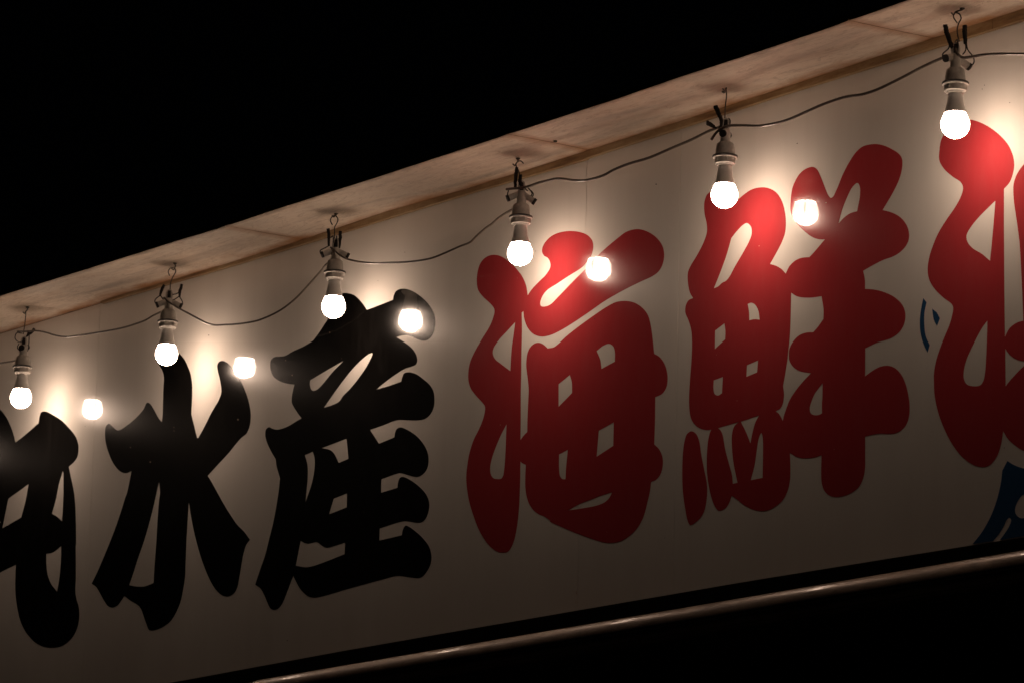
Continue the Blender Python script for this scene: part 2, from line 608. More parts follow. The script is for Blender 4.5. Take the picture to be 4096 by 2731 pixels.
# ------------------------------------------------------------------ signboard
sign = empty('signboard', (0, 0, 2.95))
tag(sign, 'long glossy white shop signboard with huge black and red brush lettering', 'signboard')
BOT_PX = [(702, 2725), (1365, 2602.6), (1800, 2527), (2400, 2424), (3000, 2321.3), (3885, 2179), (4096, 2146.6)]
bx, bz = profile_x(BOT_PX, 0.0)


def z_bot(x): return float(np.interp(x, bx, bz))


SEAMS_PX = [[(402, 1221), (370.6, 1980), (333, 2521)], [(2347.5, 644), (2316, 2146), (2312, 2250)], [(2725, 514), (2709, 1488), (2698.6, 1986)]]
sx_ = [sum(on_y(*p).x for p in s) / len(s) for s in SEAMS_PX]
pan = [XL + 0.02, sx_[0] - 1.7, *sx_, sx_[1] + 2.0, XR - 0.02]
for a, c in zip(pan[:-1], pan[1:]):
    x0, x1 = a + 0.0006, c - 0.0006
    nx = max(2, int((x1 - x0) / 0.1))
    xs = [x0 + (x1 - x0) * i / nx for i in range(nx + 1)]
    verts, faces = [], []
    for x in xs:
        zb, zt = z_bot(x) - 2.95, z_in(x) - 2.95 - 0.001
        verts += [(x, 0.0, zb), (x, 0.0, zt), (x, 0.044, zt), (x, 0.044, zb)]
    for i in range(nx):
        for k in range(4):
            k2 = (k + 1) % 4
            faces.append((i * 4 + k, i * 4 + 4 + k, i * 4 + 4 + k2, i * 4 + k2))
    faces += [(0, 1, 2, 3), tuple(reversed([len(verts) - 4 + k for k in range(4)]))]
    me = mesh('sign_panel', verts, faces)
    bm = bmesh.new(); bm.from_mesh(me); bmesh.ops.recalc_face_normals(bm, faces=bm.faces[:]); bm.to_mesh(me); bm.free()
    link('sign_panel', me, M_WHITE, sign)
# added black strip: the shade under the board, put in as colour
xs = [XL + (XR - XL) * i / 60 for i in range(61)]
verts, faces = [], []
for x in xs:
    zb = z_bot(x) - 2.95
    verts += [(x, 0.0006, zb - 0.0025), (x, 0.0006, zb - 0.0004), (x, 0.098, zb - 0.0004), (x, 0.098, zb - 0.0025)]
for i in range(60):
    for k in range(4):
        k2 = (k + 1) % 4
        faces.append((i * 4 + k, i * 4 + k2, i * 4 + 4 + k2, i * 4 + 4 + k))
link('underside_shade_strip', mesh('underside_shade_strip', verts, faces), M_RUBBER, sign)
# raised joint bead between two panels
xa, xb = on_y(2347.5, 644).x, on_y(2312, 2400).x
zt, zb = z_in(xa) - 2.95 - 0.012, z_bot(xb) - 2.95
v = [(xa - 0.0007, -0.00002, zt), (xa, -0.00022, zt), (xa + 0.0007, -0.00002, zt), (xb - 0.0007, -0.00002, zb), (xb, -0.00022, zb), (xb + 0.0007, -0.00002, zb)]
link('joint_bead', mesh('joint_bead', v, [(0, 1, 4, 3), (1, 2, 5, 4), (0, 2, 1), (3, 4, 5)]), M_WHITE, sign)

# ------------------------------------------------------------------ lettering (traced outlines, laid on the board as thin film)
TILES = {
    'A': (0, 1600, 2.6125), 'B': (0, 2100, 2.6125), 'C': (340, 1380, 2.6125), 'D': (640, 1380, 2.6125), 'E': (340, 1960, 2.6125),
    'F': (640, 1960, 2.6125), 'G': (1000, 1140, 2.6125), 'H': (1380, 1140, 2.6125), 'I': (1000, 1680, 2.6125),
    'J': (1380, 1680, 2.6125), 'K': (1000, 2100, 3.92), 'L': (1380, 2100, 3.92), 'M': (1840, 900, 2.6125), 'N': (2120, 880, 2.6133),
    'O': (1840, 1450, 2.6125), 'P': (2200, 1450, 2.6133), 'Q': (1840, 1850, 3.92), 'R': (2200, 1850, 3.92),
    'S': (2720, 700, 3.136), 'T': (3120, 560, 2.851), 'U': (2720, 1160, 2.6133), 'V': (3120, 1080, 2.851), 'W': (2700, 1620, 3.136),
    'X': (3100, 1580, 3.336), 'Y': (3640, 460, 2.6133), 'Z': (3640, 1000, 2.6133), 'a': (3640, 1500, 2.24)}

CH_HORN = ['''A -260,140 -180,40 -60,60 0,95 60,165 105,255 140,350 162,438! 250,370 355,280 372,262! 403,238! 415,165 430,125 455,115 495,120 560,155 640,205 720,285
 790,375 818,460 820,520 808,590 775,640 718,692! 745,820 772,950 787,1100 793,1250 795,1400 795,1500 B 793,200 793,400 792,560 788,690
 800,770 823,850 829,930 822,1010 800,1090 755,1170 700,1225 640,1260 560,1275 480,1270 400,1240 330,1185 265,1105 215,1000 185,880
 165,740 160,620 163,500 167,408! 80,450 0,490 -90,530! -140,760 -260,1000 -420,1060 -520,960 -430,760 -330,400 A -330,1200 -330,900 -420,700 -400,420''',
 'A 300,872! 88,1025! 60,1160 25,1335! 222,1222! 265,1060', 'A 655,738! 620,860 580,1050 542,1183! 595,1212 650,1262! 663,1000 664,760!',
 'B 640,213! 580,265 540,285 484,295! 485,400 500,520 535,610 597,690! 620,560 638,350', 'A -110,1110! -150,1320! 10,1275! 0,1262!']

CH_WATER = ['''C 250,818 290,850 330,883 360,885 440,835 530,760 610,670 650,598 680,610 720,670 770,760 804,800! 812,720 815,600 820,450 825,330
 808,265 775,205 745,140 745,80 800,30 880,20 D 165,45 205,88 250,140 290,220 320,300 335,400 338,500 333,620 327,715! 355,830 388,965! 402,965! 470,840 540,700 610,580
 640,500 640,440 625,350 605,270 600,210 615,175 650,162 700,180 750,230 830,340 880,450 920,560 945,680 948,760 935,850 905,922! 850,965
 800,1020 720,1120 600,1250 497,1362! 515,1385 580,1500 F 660,130 740,260 810,360 880,430 940,513! 900,570 875,650 850,780 825,930
 808,1010 780,1065 730,1100 690,1105 640,1088 580,1030 520,930 450,760 400,600 350,400 320,240 302,120! 290,300 278,500 268,750 262,900
 245,1020 215,1160 165,1280 100,1375 0,1440 E 700,1462 670,1455 645,1400 610,1300 585,1235 545,1190 470,1145 412,1100! 380,1150 340,1200
 285,1222 240,1205 200,1150 150,1060 115,1005 70,973! 130,850 220,640 300,440 370,240 420,80 C 440,1540 470,1400 488,1310! 440,1332
 400,1330 350,1300 290,1220 240,1100 215,1000 210,900 222,840''',
 'C 775,1425! 750,1530 E 720,150 680,310 620,520 550,720 500,880 462,988! 520,1000 620,1002 718,965! 728,780 745,560 760,300 775,100 C 785,1540']

CH_PRODUCE = ['''G 365,738 450,690 560,640 660,580! 720,500 780,410 820,345 865,240 900,150 950,95 993,85 H 30,88 90,105 150,155 195,210 228,262!
 380,205 503,157! 510,115 535,65 590,42 660,48 740,85 840,165 915,265 942,350 940,440 915,520 870,570 820,582 765,568 690,535 640,524
 590,530 538,545! 620,595 700,660 745,730 755,790 740,828 700,848 630,870 530,930 420,1010 325,1088! 460,1050 588,1005! 600,960 620,918
 670,907 740,925 820,980 890,1045 925,1110 935,1200 925,1280 890,1350 835,1395 760,1410 650,1408 560,1405 500,1420 400,1460 262,1508!
 J 355,242! 517,176! 525,125 545,85 580,72 640,92 740,155 820,245 865,340 873,430 855,510 810,565 760,588 700,582 630,560 575,549
 510,565 380,613! 376,755! 548,703! 556,645 575,600 605,588 670,615 770,685 850,775 880,860 873,950 840,1030 800,1062 750,1068 680,1056
 625,1050 500,1080 363,1127! 359,1254! 595,1198! 603,1150 625,1105 645,1098 720,1145 810,1225 880,1320 903,1410 L 1357,510 1340,610
 1290,710 1220,795 1150,822 1060,815 950,798 850,785 780,790 650,825 300,920 0,1003 K 1300,1060 1100,1115 1000,1130 920,1110 850,1060
 780,980 720,870 680,787! 620,940 560,1100 500,1230 440,1300 370,1320 320,1295 280,1220 220,1080 165,985 83,925! 150,720 240,460
 300,220 355,0 I 270,930 300,740 315,600! 280,480 270,405! 215,310 175,220 160,140 170,90 200,70 235,85 275,95 320,90 400,60 490,5
 G 540,1388! 490,1320 440,1230 437,1180 450,1100 466,1035! 400,1028 310,1000 245,950 218,890 213,810 225,775 260,750 310,745''',
 'G 978,790! 860,855 628,992! 625,1040 640,1088 660,1100 700,1090 770,1020 860,910',
 'G 773,1277! 840,1180 940,1040 H 0,970 100,850 200,755 265,712 288,710 270,765 220,860 140,975 50,1085 -20,1155 G 935,1210 860,1250',
 'I 573,362! 657,325! 677,400 672,530 640,680 580,855! 590,740 603,600 600,460', 'I 748,287! 1010,190! 1030,400! 927,443! 875,340 830,305',
 'I 875,815! 1015,760! 1012,907! 828,978!', 'I 530,1256! 570,1278 610,1286 660,1275 700,1268 750,1305 800,1328 860,1315 995,1272! 990,1395! 750,1490 640,1525 580,1532 478,1517!']

CH_SEA = ['''M 345,314 430,330 510,385 590,460 650,540 690,630 708,738! 750,675 830,590 900,520 945,440 940,385 915,345 880,325 860,290 860,245
 885,190 940,130 1000,95 N 330,128 420,118 520,128 600,160 650,215 662,280 645,365 600,435! 540,500 400,590 280,670 180,735 130,800
 107,870 115,900 150,907 210,887 300,800 430,665 560,535 690,392 800,290 920,190 1010,125 1120,98 1220,120 1320,185 1385,275 1403,370
 1385,470 1345,540 1280,590 1150,650 970,740 780,850 600,975 420,1095 300,1165 210,1205 130,1220 60,1205 10,1170 M 700,1060 672,980
 663,900! 645,920! 648,1100 642,1350 640,1568 O 636,300 635,600 632,805! 665,760 703,720! 705,600 713,420 718,280 710,180 M 695,1497
 693,1440 705,1340 735,1275 780,1237 825,1228 870,1245 917,1287! 980,1275 N 300,1290 380,1215 520,1105 680,990 800,910 900,860 1000,848
 1090,865 1170,915 1230,990 1260,1090 1280,1220 1298,1395! 1350,1425 1400,1490 P 1220,80 1230,170 1215,260 1170,325 1100,358! 1098,600
 1090,850! 1140,900 1175,980 1180,1060 1160,1150 1115,1215 1057,1243! 1045,1340 1020,1450 990,1568 R 1440,900 1360,1030 1250,1140
 1120,1220 1000,1250 880,1250 740,1215 560,1155 400,1095 200,1010 0,915 Q 1420,910 1320,835! 1240,805 1150,735 1085,640 1045,520
 1025,380 1025,200 1033,30! 975,0 O 632,1028! 630,1100 Q 945,200 940,400 930,640 910,880 880,1080 840,1240 780,1360 740,1395 670,1405
 590,1390 500,1330 400,1220 300,1050 210,820 140,580 105,350 100,200 115,40 O 100,940 145,800 200,690 240,590 262,500 262,455 235,415
 175,350 115,270 90,190 88,100 105,0 M 150,1330 230,1190 310,1060 350,960 362,905 355,870 320,825 240,750 190,680 176,590 185,490
 215,400 270,340''',
 'M 578,1015! 500,1100 400,1210 350,1290 343,1340 365,1395 430,1450 527,1523! 540,1300 560,1150',
 'O 487,640! 430,750 370,890 325,1030 315,1110 325,1170 350,1203 390,1212 430,1208 450,1180 465,1090 478,880',
 'N 697,1367! 770,1310 830,1293 870,1320 888,1380 888,1477! 747,1553! 735,1460', 'P 208,127! 90,222! 90,458! 232,313! 228,200',
 'P 510,708! 667,620! 662,865! 487,980!', 'P 95,955! 187,907! 170,1080 162,1215! 130,1212 105,1180 95,1100',
 'R 975,460! 850,495 600,590 450,650 285,742! 500,712 720,670 840,625 920,560']

CH_FRESH = ['''S 310,330 340,250 390,212 450,215 560,260 650,350! 730,310 800,250 900,185 1000,160 1100,165 1200,215 1270,310 1310,430 1328,570
 1320,720 1280,840 1220,960 1130,1120! 1200,1140 1270,1180 1327,1240! T 110,1440 180,1375 250,1347 335,1340! 400,1270 512,1137! 440,1135
 360,1105 270,1035 180,940 125,830 122,700 140,560 170,480 220,395 290,335 375,310 420,335 460,410 510,535 550,630 580,663 605,650
 650,560 720,390 800,240 870,140 950,75 1080,50 1180,65 1280,110 1360,165 1392,220 1393,320 1360,450 1290,600 1170,803! 1260,825
 1360,875 1430,950 1468,1040 1468,1140 1430,1220 1360,1290 1280,1335 1180,1370 1060,1430 948,1495! V 968,110 970,218! 1070,225 1190,255
 1310,315 1395,400 1430,500 1415,620 1360,710 1280,770 1200,800 1110,825 972,892! 970,1207! 1080,1130 1160,1095 1240,1088 1320,1120
 1390,1200 1440,1320 1470,1460 X 1797,160 1785,300 1745,400 1680,470 1590,508 1500,514 1410,510 1300,525 1203,548! 1203,800 1200,980
 1175,1110 1110,1230 1000,1310 900,1345 820,1355 730,1335 660,1270 625,1170 617,1050 622,797! 520,828 400,840 290,820 198,765! 205,950
 200,1130 165,1280 100,1400 0,1485 W 1180,1310 1090,1325 980,1305 870,1250 780,1180 712,1132! 680,1220 630,1290 550,1318 510,1280
 460,1160 420,980 400,800 402,600 415,450 440,340 458,303! 400,308 320,290 250,240 205,170 185,80 U 96,1185 97,1070 105,940 120,740
 127,550 118,420 90,320 57,240 60,170 90,110 138,87! 105,30 S 100,1350 100,1230 130,1150 220,1000 300,840 338,720 335,610 310,500
 303,400''',
 '''V 128,262! 200,305 330,318 475,302! 497,450 495,560! 440,640 380,710! 300,715 220,745 150,815 108,900 102,955 108,1030 150,1100 230,1150
 355,1172! 270,1260 180,1370 110,1480 75,1568 X 160,150 120,270 105,340! 75,280 45,235 8,210! 70,175 105,110 V 44,1451 46,1400 35,1320!
 65,1150 85,1020 92,950 108,800 120,600''',
 'W 540,283! 800,207! 745,260 715,370 715,520 735,720 785,968! 725,982! 715,870 680,740 630,550 598,370 570,310',
 'W 825,203! 1055,125! 1010,210 980,310 947,475! 890,330', 'W 1085,345 1100,400 1105,600 1100,907! 950,937! 1000,740 1030,530 1055,400',
 'V 487,1285! 484,1450 X 628,100 628,237! 590,258 530,263 480,240 463,180 480,100 V 400,1400 440,1345',
 'T 885,493 912,540 912,640 880,815! 800,840 730,890 668,955! 710,800 760,670 830,535',
 'S 840,607 890,650 900,740 870,830 790,980 690,1150 620,1280 575,1332 530,1355 480,1400 425,1425! 500,1240 580,1020 645,795! 720,700 790,630',
 'U 708,148! 745,135 785,155 820,220 833,312! 780,307 725,318! 722,230', 'U 367,425! 465,350! 475,430 472,515! 365,615!',
 'U 700,783! 817,733! 806,857! 694,904!', 'U 352,940! 449,905! 440,1073! 400,1098 365,1085 350,1030']
CH_FRESH_DOT = ['W 205,323 260,350 300,430 330,620 370,820 402,1000 395,1200 360,1340 300,1430 195,1500 165,1460 130,1300 100,1080 92,850 100,600 120,450 150,360']

CH_LAST = ['''Y 633,52 720,75 830,130 940,215 1030,320 1080,440 1090,540 1070,640 1040,710 983,775! 983,1100 985,1568 Z 990,700 993,910!
 1040,820 1120,760 1185,740! 1180,600 Y 1160,1568 1145,1330 1115,1100 1090,930 1080,800 1085,720 1120,620 1192,520 1300,450 1450,440
 1570,520 1620,700 1600,1000 1600,1568 Z 1600,900 1600,1500 a 1200,640 1100,690 1021,675 960,640 880,570 835,497! 820,600 790,700
 740,780 690,815 620,818 540,785 450,710 370,600 300,460 250,320 220,170 215,50 Z 250,1300 270,1170 310,1040 360,910 410,790 440,690
 452,600 430,560 350,500 260,410 205,320 185,210 200,90 Y 225,1411 290,1250 380,1100 470,970 535,850 555,760 530,705 450,650 360,570
 308,480 308,370 325,270 350,215 400,120 500,60''',
 'Y 893,898! 840,950 730,1060 640,1170 592,1260 600,1325 650,1390 760,1460 838,1528! 850,1400 875,1130',
 'Z 810,738! 750,820 670,970 600,1120 565,1250 563,1340 590,1395 640,1417 730,1412 765,1370 785,1280 798,1100 806,900',
 'Z 996,1028! 1040,1090 1110,1140 1192,1160 1260,1165! 1190,1212 1100,1300 1030,1380 1000,1422! 998,1200',
 'Y 1310,800! 1440,760! 1450,1100! 1320,1130!', 'Z 1320,400! 1450,360! 1440,700! 1330,740!']
BL_ARC = ['Z 140,505! 173,550! 152,660 150,780 165,900 207,993! 183,1070! 135,960 108,840 105,720 120,600']
BL_DASH = ['Z 232,615! 280,655! 313,715! 283,797! 250,730']
BL_WAVE = ['''a 873,765! 930,800 1021,833 1150,850! 1190,1100 1200,1410! 805,1475! 845,1420 890,1350 907,1295 890,1270 868,1290 840,1350 790,1430
 742,1485! 560,1511! 640,1410 720,1270 780,1110 815,960 828,852!''',
 'a 1021,1065 975,1110 942,1190 948,1240 985,1275 1021,1278 1080,1260 1110,1180 1090,1090']


def outline(txt):
    pts, cor, t = [], [], None
    for tok in txt.split():
        if tok in TILES:
            t = TILES[tok]; continue
        c = tok.endswith('!')
        x, y = tok.rstrip('!').split(',')
        pts.append((t[0] + float(x) / t[2], t[1] + float(y) / t[2]))
        cor.append(c)
    loop = catmull(pts, closed=True, sub=6, corners=cor)
    return [on_y(p[0], p[1], 0.0) for p in loop]


def film(name, paths, mat, label, thick=0.0002):
    cu = bpy.data.curves.new(name, 'CURVE')
    cu.dimensions = '2D'
    cu.fill_mode = 'BOTH'
    cu.extrude = thick / 2
    for txt in paths:
        lp = outline(txt)
        s = cu.splines.new('POLY')
        s.points.add(len(lp) - 1)
        for q, p in zip(s.points, lp):
            q.co = (p.x, p.z - 2.95, 0, 1)
        s.use_cyclic_u = True
    tmp = bpy.data.objects.new(name, cu)
    COL.objects.link(tmp)
    dg = bpy.context.evaluated_depsgraph_get()
    me = bpy.data.meshes.new_from_object(tmp.evaluated_get(dg))
    bpy.data.objects.remove(tmp)
    # curve plane (x, y) -> board plane (x, z), just proud of the face
    for v in me.vertices:
        x, y, z = v.co
        v.co = (x, -0.00006 - thick / 2 - z, y)
    me.update()
    bm = bmesh.new(); bm.from_mesh(me)
    bmesh.ops.remove_doubles(bm, verts=bm.verts[:], dist=1e-6)
    bmesh.ops.recalc_face_normals(bm, faces=bm.faces[:])
    bm.to_mesh(me); bm.free()
    me.name = name
    o = link(name, me, mat, sign)
    if len(me.materials) == 0: me.materials.append(mat)
    o['label'] = label
    return o


film('lettering_character', CH_HORN, M_BLACK, 'black brush character cut by the left edge of the photo')
film('lettering_character', CH_WATER, M_BLACK, 'black brush character for water')
film('lettering_character', CH_PRODUCE, M_BLACK, 'black brush character for produce')
film('lettering_character', CH_SEA, M_RED, 'red rounded brush character for sea')
fr = film('lettering_character', CH_FRESH, M_RED, 'red rounded brush character for fresh')
film('character_stroke', CH_FRESH_DOT, M_RED, 'separate lower left dot of the red character for fresh')
film('lettering_character', CH_LAST, M_RED, 'red rounded brush character cut by the right edge of the photo')
film('painted_arc', BL_ARC, M_BLUE, 'thin dark blue curved stroke')
film('painted_dash', BL_DASH, M_BLUE, 'small dark blue dash')
film('painted_wave', BL_WAVE, M_BLUE, 'blue curved shape at the lower right edge')

# tiny chips and scratches in the film, with painted seam glints (nobody would count them)
chips = [(3038, 985, 6), (2950, 1602, 5), (2429, 2126, 5), (2003, 1698, 5), (602, 1846, 6), (523, 1788, 4), (697, 1708, 4),
         (698, 1721, 4), (953, 1677, 7), (1321, 1330, 6), (1368, 1434, 4), (3306, 812, 6), (2606, 1654, 3), (2868, 1419, 3), (2071, 1114, 3), (3338, 1796, 4),
         (1457, 2045, 3), (1144, 1440, 5), (1170, 1500, 6)]
verts, faces = [], []
for (px, py, s) in chips:
    k = len(verts)
    for q in range(6):
        an = q * math.pi / 3 + random.uniform(-.3, .3)
        r = s * random.uniform(0.2, 0.38)
        p = on_y(px + r * math.cos(an) * 0.8, py + r * math.sin(an) * 1.3, 0.0)
        verts.append((p.x, -0.0012, p.z - 2.95))
    faces.append(tuple(k + q for q in range(6)))
for (px, py, w_, h_) in ((2307.3, 2370, 1.6, 13), (2305.6, 2404, 1.2, 9)):  # pale slivers painted as light glinting off the foot of the seam
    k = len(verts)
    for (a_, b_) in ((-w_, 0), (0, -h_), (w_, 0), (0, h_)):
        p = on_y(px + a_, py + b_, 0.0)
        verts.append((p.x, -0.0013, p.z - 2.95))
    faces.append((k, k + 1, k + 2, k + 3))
dark = [(836, 1341, 5), (2625, 738, 6), (3939, 342, 4), (3930, 358, 4), (4040, 412, 4), (3190, 575, 5), (2380, 1275, 5), (3195, 1130, 3), (2143, 1006, 3), (1513, 1124, 3), (342, 1702, 3),
        (3610, 1620, 4), (4018, 1790, 4), (1150, 2560, 4), (2660, 2150, 3), (1620, 1010, 3)]
dv_, df_ = [], []
for (px, py, s) in dark:
    k = len(dv_)
    for q in range(6):
        an = q * math.pi / 3 + random.uniform(-.3, .3)
        r = s * random.uniform(0.3, 0.6)
        p = on_y(px + r * math.cos(an), py + r * math.sin(an), 0.0)
        dv_.append((p.x, -0.0008, p.z - 2.95))
    df_.append(tuple(k + q for q in range(6)))
tag(link('grime_specks', mesh('grime_specks', dv_, df_), M_RUBBER, sign), kind='stuff')
tag(link('film_chips_and_glints', mesh('film_chips_and_glints', verts, faces), M_CHIP_GLINT, sign), kind='stuff')

# ------------------------------------------------------------------ awning tube below the sign
PY = -0.038
PT_PX = [(1051, 2727), (1298, 2672), (1595, 2617), (2000, 2551), (3000, 2382), (3466, 2307), (4096, 2207)]
px_, pz_ = profile_x(PT_PX, PY)
co = np.polyfit(px_, pz_, 1)


def z_pipe(x): return float(np.polyval(co, x))


tube_e = empty('awning_tube', (0, PY, z_pipe(0)))
tag(tube_e, 'weathered round metal awning tube running below the signboard', 'awning tube')
# cross section (y, z) relative to the top of the tube: round top, two grooves, lower lip
prof = []
R0 = 0.0325
groove = {96: 0.9990, 102: 0.968, 108: 0.965, 114: 1.0, 138: 1.0, 142: 1.035, 148: 1.035, 152: 0.98}
for deg in sorted(set(list(range(-180, 180, 8)) + list(groove))):
    rr = R0 * groove.get(deg, 1.0)
    an = math.radians(deg)
    prof.append((-rr * math.sin(an), -R0 + rr * math.cos(an)))
xe = on_y(1040, 2730, PY).x


def extrude_x(name, prof, x0, x1, mat, parent, scale=1.0):
    nx = max(1, int((x1 - x0) / 0.15))
    verts, faces = [], []
    n = len(prof)
    for i in range(nx + 1):
        x = x0 + (x1 - x0) * i / nx
        dz = z_pipe(x) - z_pipe(0)
        for (y, z) in prof:
            verts.append((x, y * scale, (z + 0.03) * scale - 0.03 + dz))
    for i in range(nx):
        for k in range(n):
            k2 = (k + 1) % n
            faces.append((i * n + k, i * n + k2, (i + 1) * n + k2, (i + 1) * n + k))
    faces += [tuple(reversed(range(n))), tuple(nx * n + k for k in range(n))]
    me = mesh(name, verts, faces, True)
    bm = bmesh.new(); bm.from_mesh(me); bmesh.ops.recalc_face_normals(bm, faces=bm.faces[:]); bm.to_mesh(me); bm.free()
    me.set_sharp_from_angle(angle=0.7)
    return link(name, me, mat, parent)


extrude_x('tube_body', prof, xe + 0.004, XR, M_PIPE, tube_e)
extrude_x('tube_body', prof, XL, xe - 0.012, M_PIPE, tube_e, 0.9)
extrude_x('end_bracket', prof, xe - 0.012, xe + 0.004, M_PIPEEND, tube_e, 0.96)

# ------------------------------------------------------------------ hanging lamps
g_prof = []
for k in range(25):
    an = math.radians(-90 + k * (90 + 24) / 24)
    g_prof.append((max(0.0288 * math.cos(an), 0.0002), 0.003 + 0.0287 * math.sin(an)))
g_prof += [(0.0252, 0.0172), (0.0236, 0.0207), (0.0222, 0.0234), (0.0214, 0.0248)]
ME_GLOBE = lathe('globe', g_prof, 48, True, 1.2)
ME_BULB = lathe('bulb_base', [(0.0210, 0.0250), (0.0220, 0.0252), (0.0208, 0.0300), (0.0188, 0.0370), (0.0170, 0.0440), (0.0158, 0.0530), (0.0150, 0.0570),
                              (0.0148, 0.0585), (0.0150, 0.0600), (0.0146, 0.0650), (0.0135, 0.0672), (0.0135, 0.0760)], 40)
ME_SOCKET = lathe('socket', [(0.0130, 0.0905), (0.0212, 0.0905), (0.0210, 0.0940), (0.0204, 0.1030), (0.0192, 0.1110), (0.0182, 0.1150), (0.0150, 0.1180), (0.0112, 0.1190),
                             (0.0108, 0.1220), (0.0108, 0.1400), (0.0095, 0.1460), (0.0060, 0.1490)], 36)
ME_GASKET = lathe('gasket', [(0.0150, 0.0850), (0.0255, 0.0850), (0.0272, 0.0862), (0.0274, 0.0878), (0.0266, 0.0892), (0.0240, 0.0903), (0.0150, 0.0903)], 40)


def collar_mesh():
    prof = [(0.0140, 0.0665), (0.0172, 0.0665), (0.0190, 0.0700), (0.0222, 0.0715), (0.0222, 0.0745)]
    seg = 96
    rows = []
    for (r, z) in prof: rows.append([(r, z)] * seg)
    rows.append([(0.0212 if (k // 2) % 8 != 0 else 0.0228, 0.0750) for k in range(seg)])
    rows.append([(0.0212 if (k // 2) % 8 != 0 else 0.0228, 0.0835) for k in range(seg)])
    rows.append([(0.0258, 0.0838)] * seg)
    rows.append([(0.0262, 0.0848)] * seg)
    rows.append([(0.0150, 0.0849)] * seg)
    verts, faces = [], []
    for row in rows:
        for k, (r, z) in enumerate(row):
            a = 2 * math.pi * k / seg
            verts.append((r * math.cos(a), r * math.sin(a), z))
    for i in range(len(rows) - 1):
        for k in range(seg):
            k2 = (k + 1) % seg
            faces.append((i * seg + k, i * seg + k2, (i + 1) * seg + k2, (i + 1) * seg + k))
    me = mesh('collar', verts, faces, True)
    me.set_sharp_from_angle(angle=0.6)
    return me


ME_COLLAR = collar_mesh()
for me_, m_ in ((ME_GLOBE, M_GLOBE), (ME_BULB, M_BASE), (ME_SOCKET, M_SOCKET), (ME_GASKET, M_GASKET), (ME_COLLAR, M_COLLAR)):
    me_.materials.append(m_)

U = np.array((math.cos(YAW), math.sin(YAW), 0.0))        # sideways seen from the street
V = np.array((math.sin(YAW), -math.cos(YAW), 0.0))       # towards the street


def loc3(dx, z, dv=0.0):
    """millimetres sideways / up / towards the street -> lamp coordinates in metres"""
    return (U * dx + V * dv) * 0.001 + np.array((0, 0, z * 0.001))


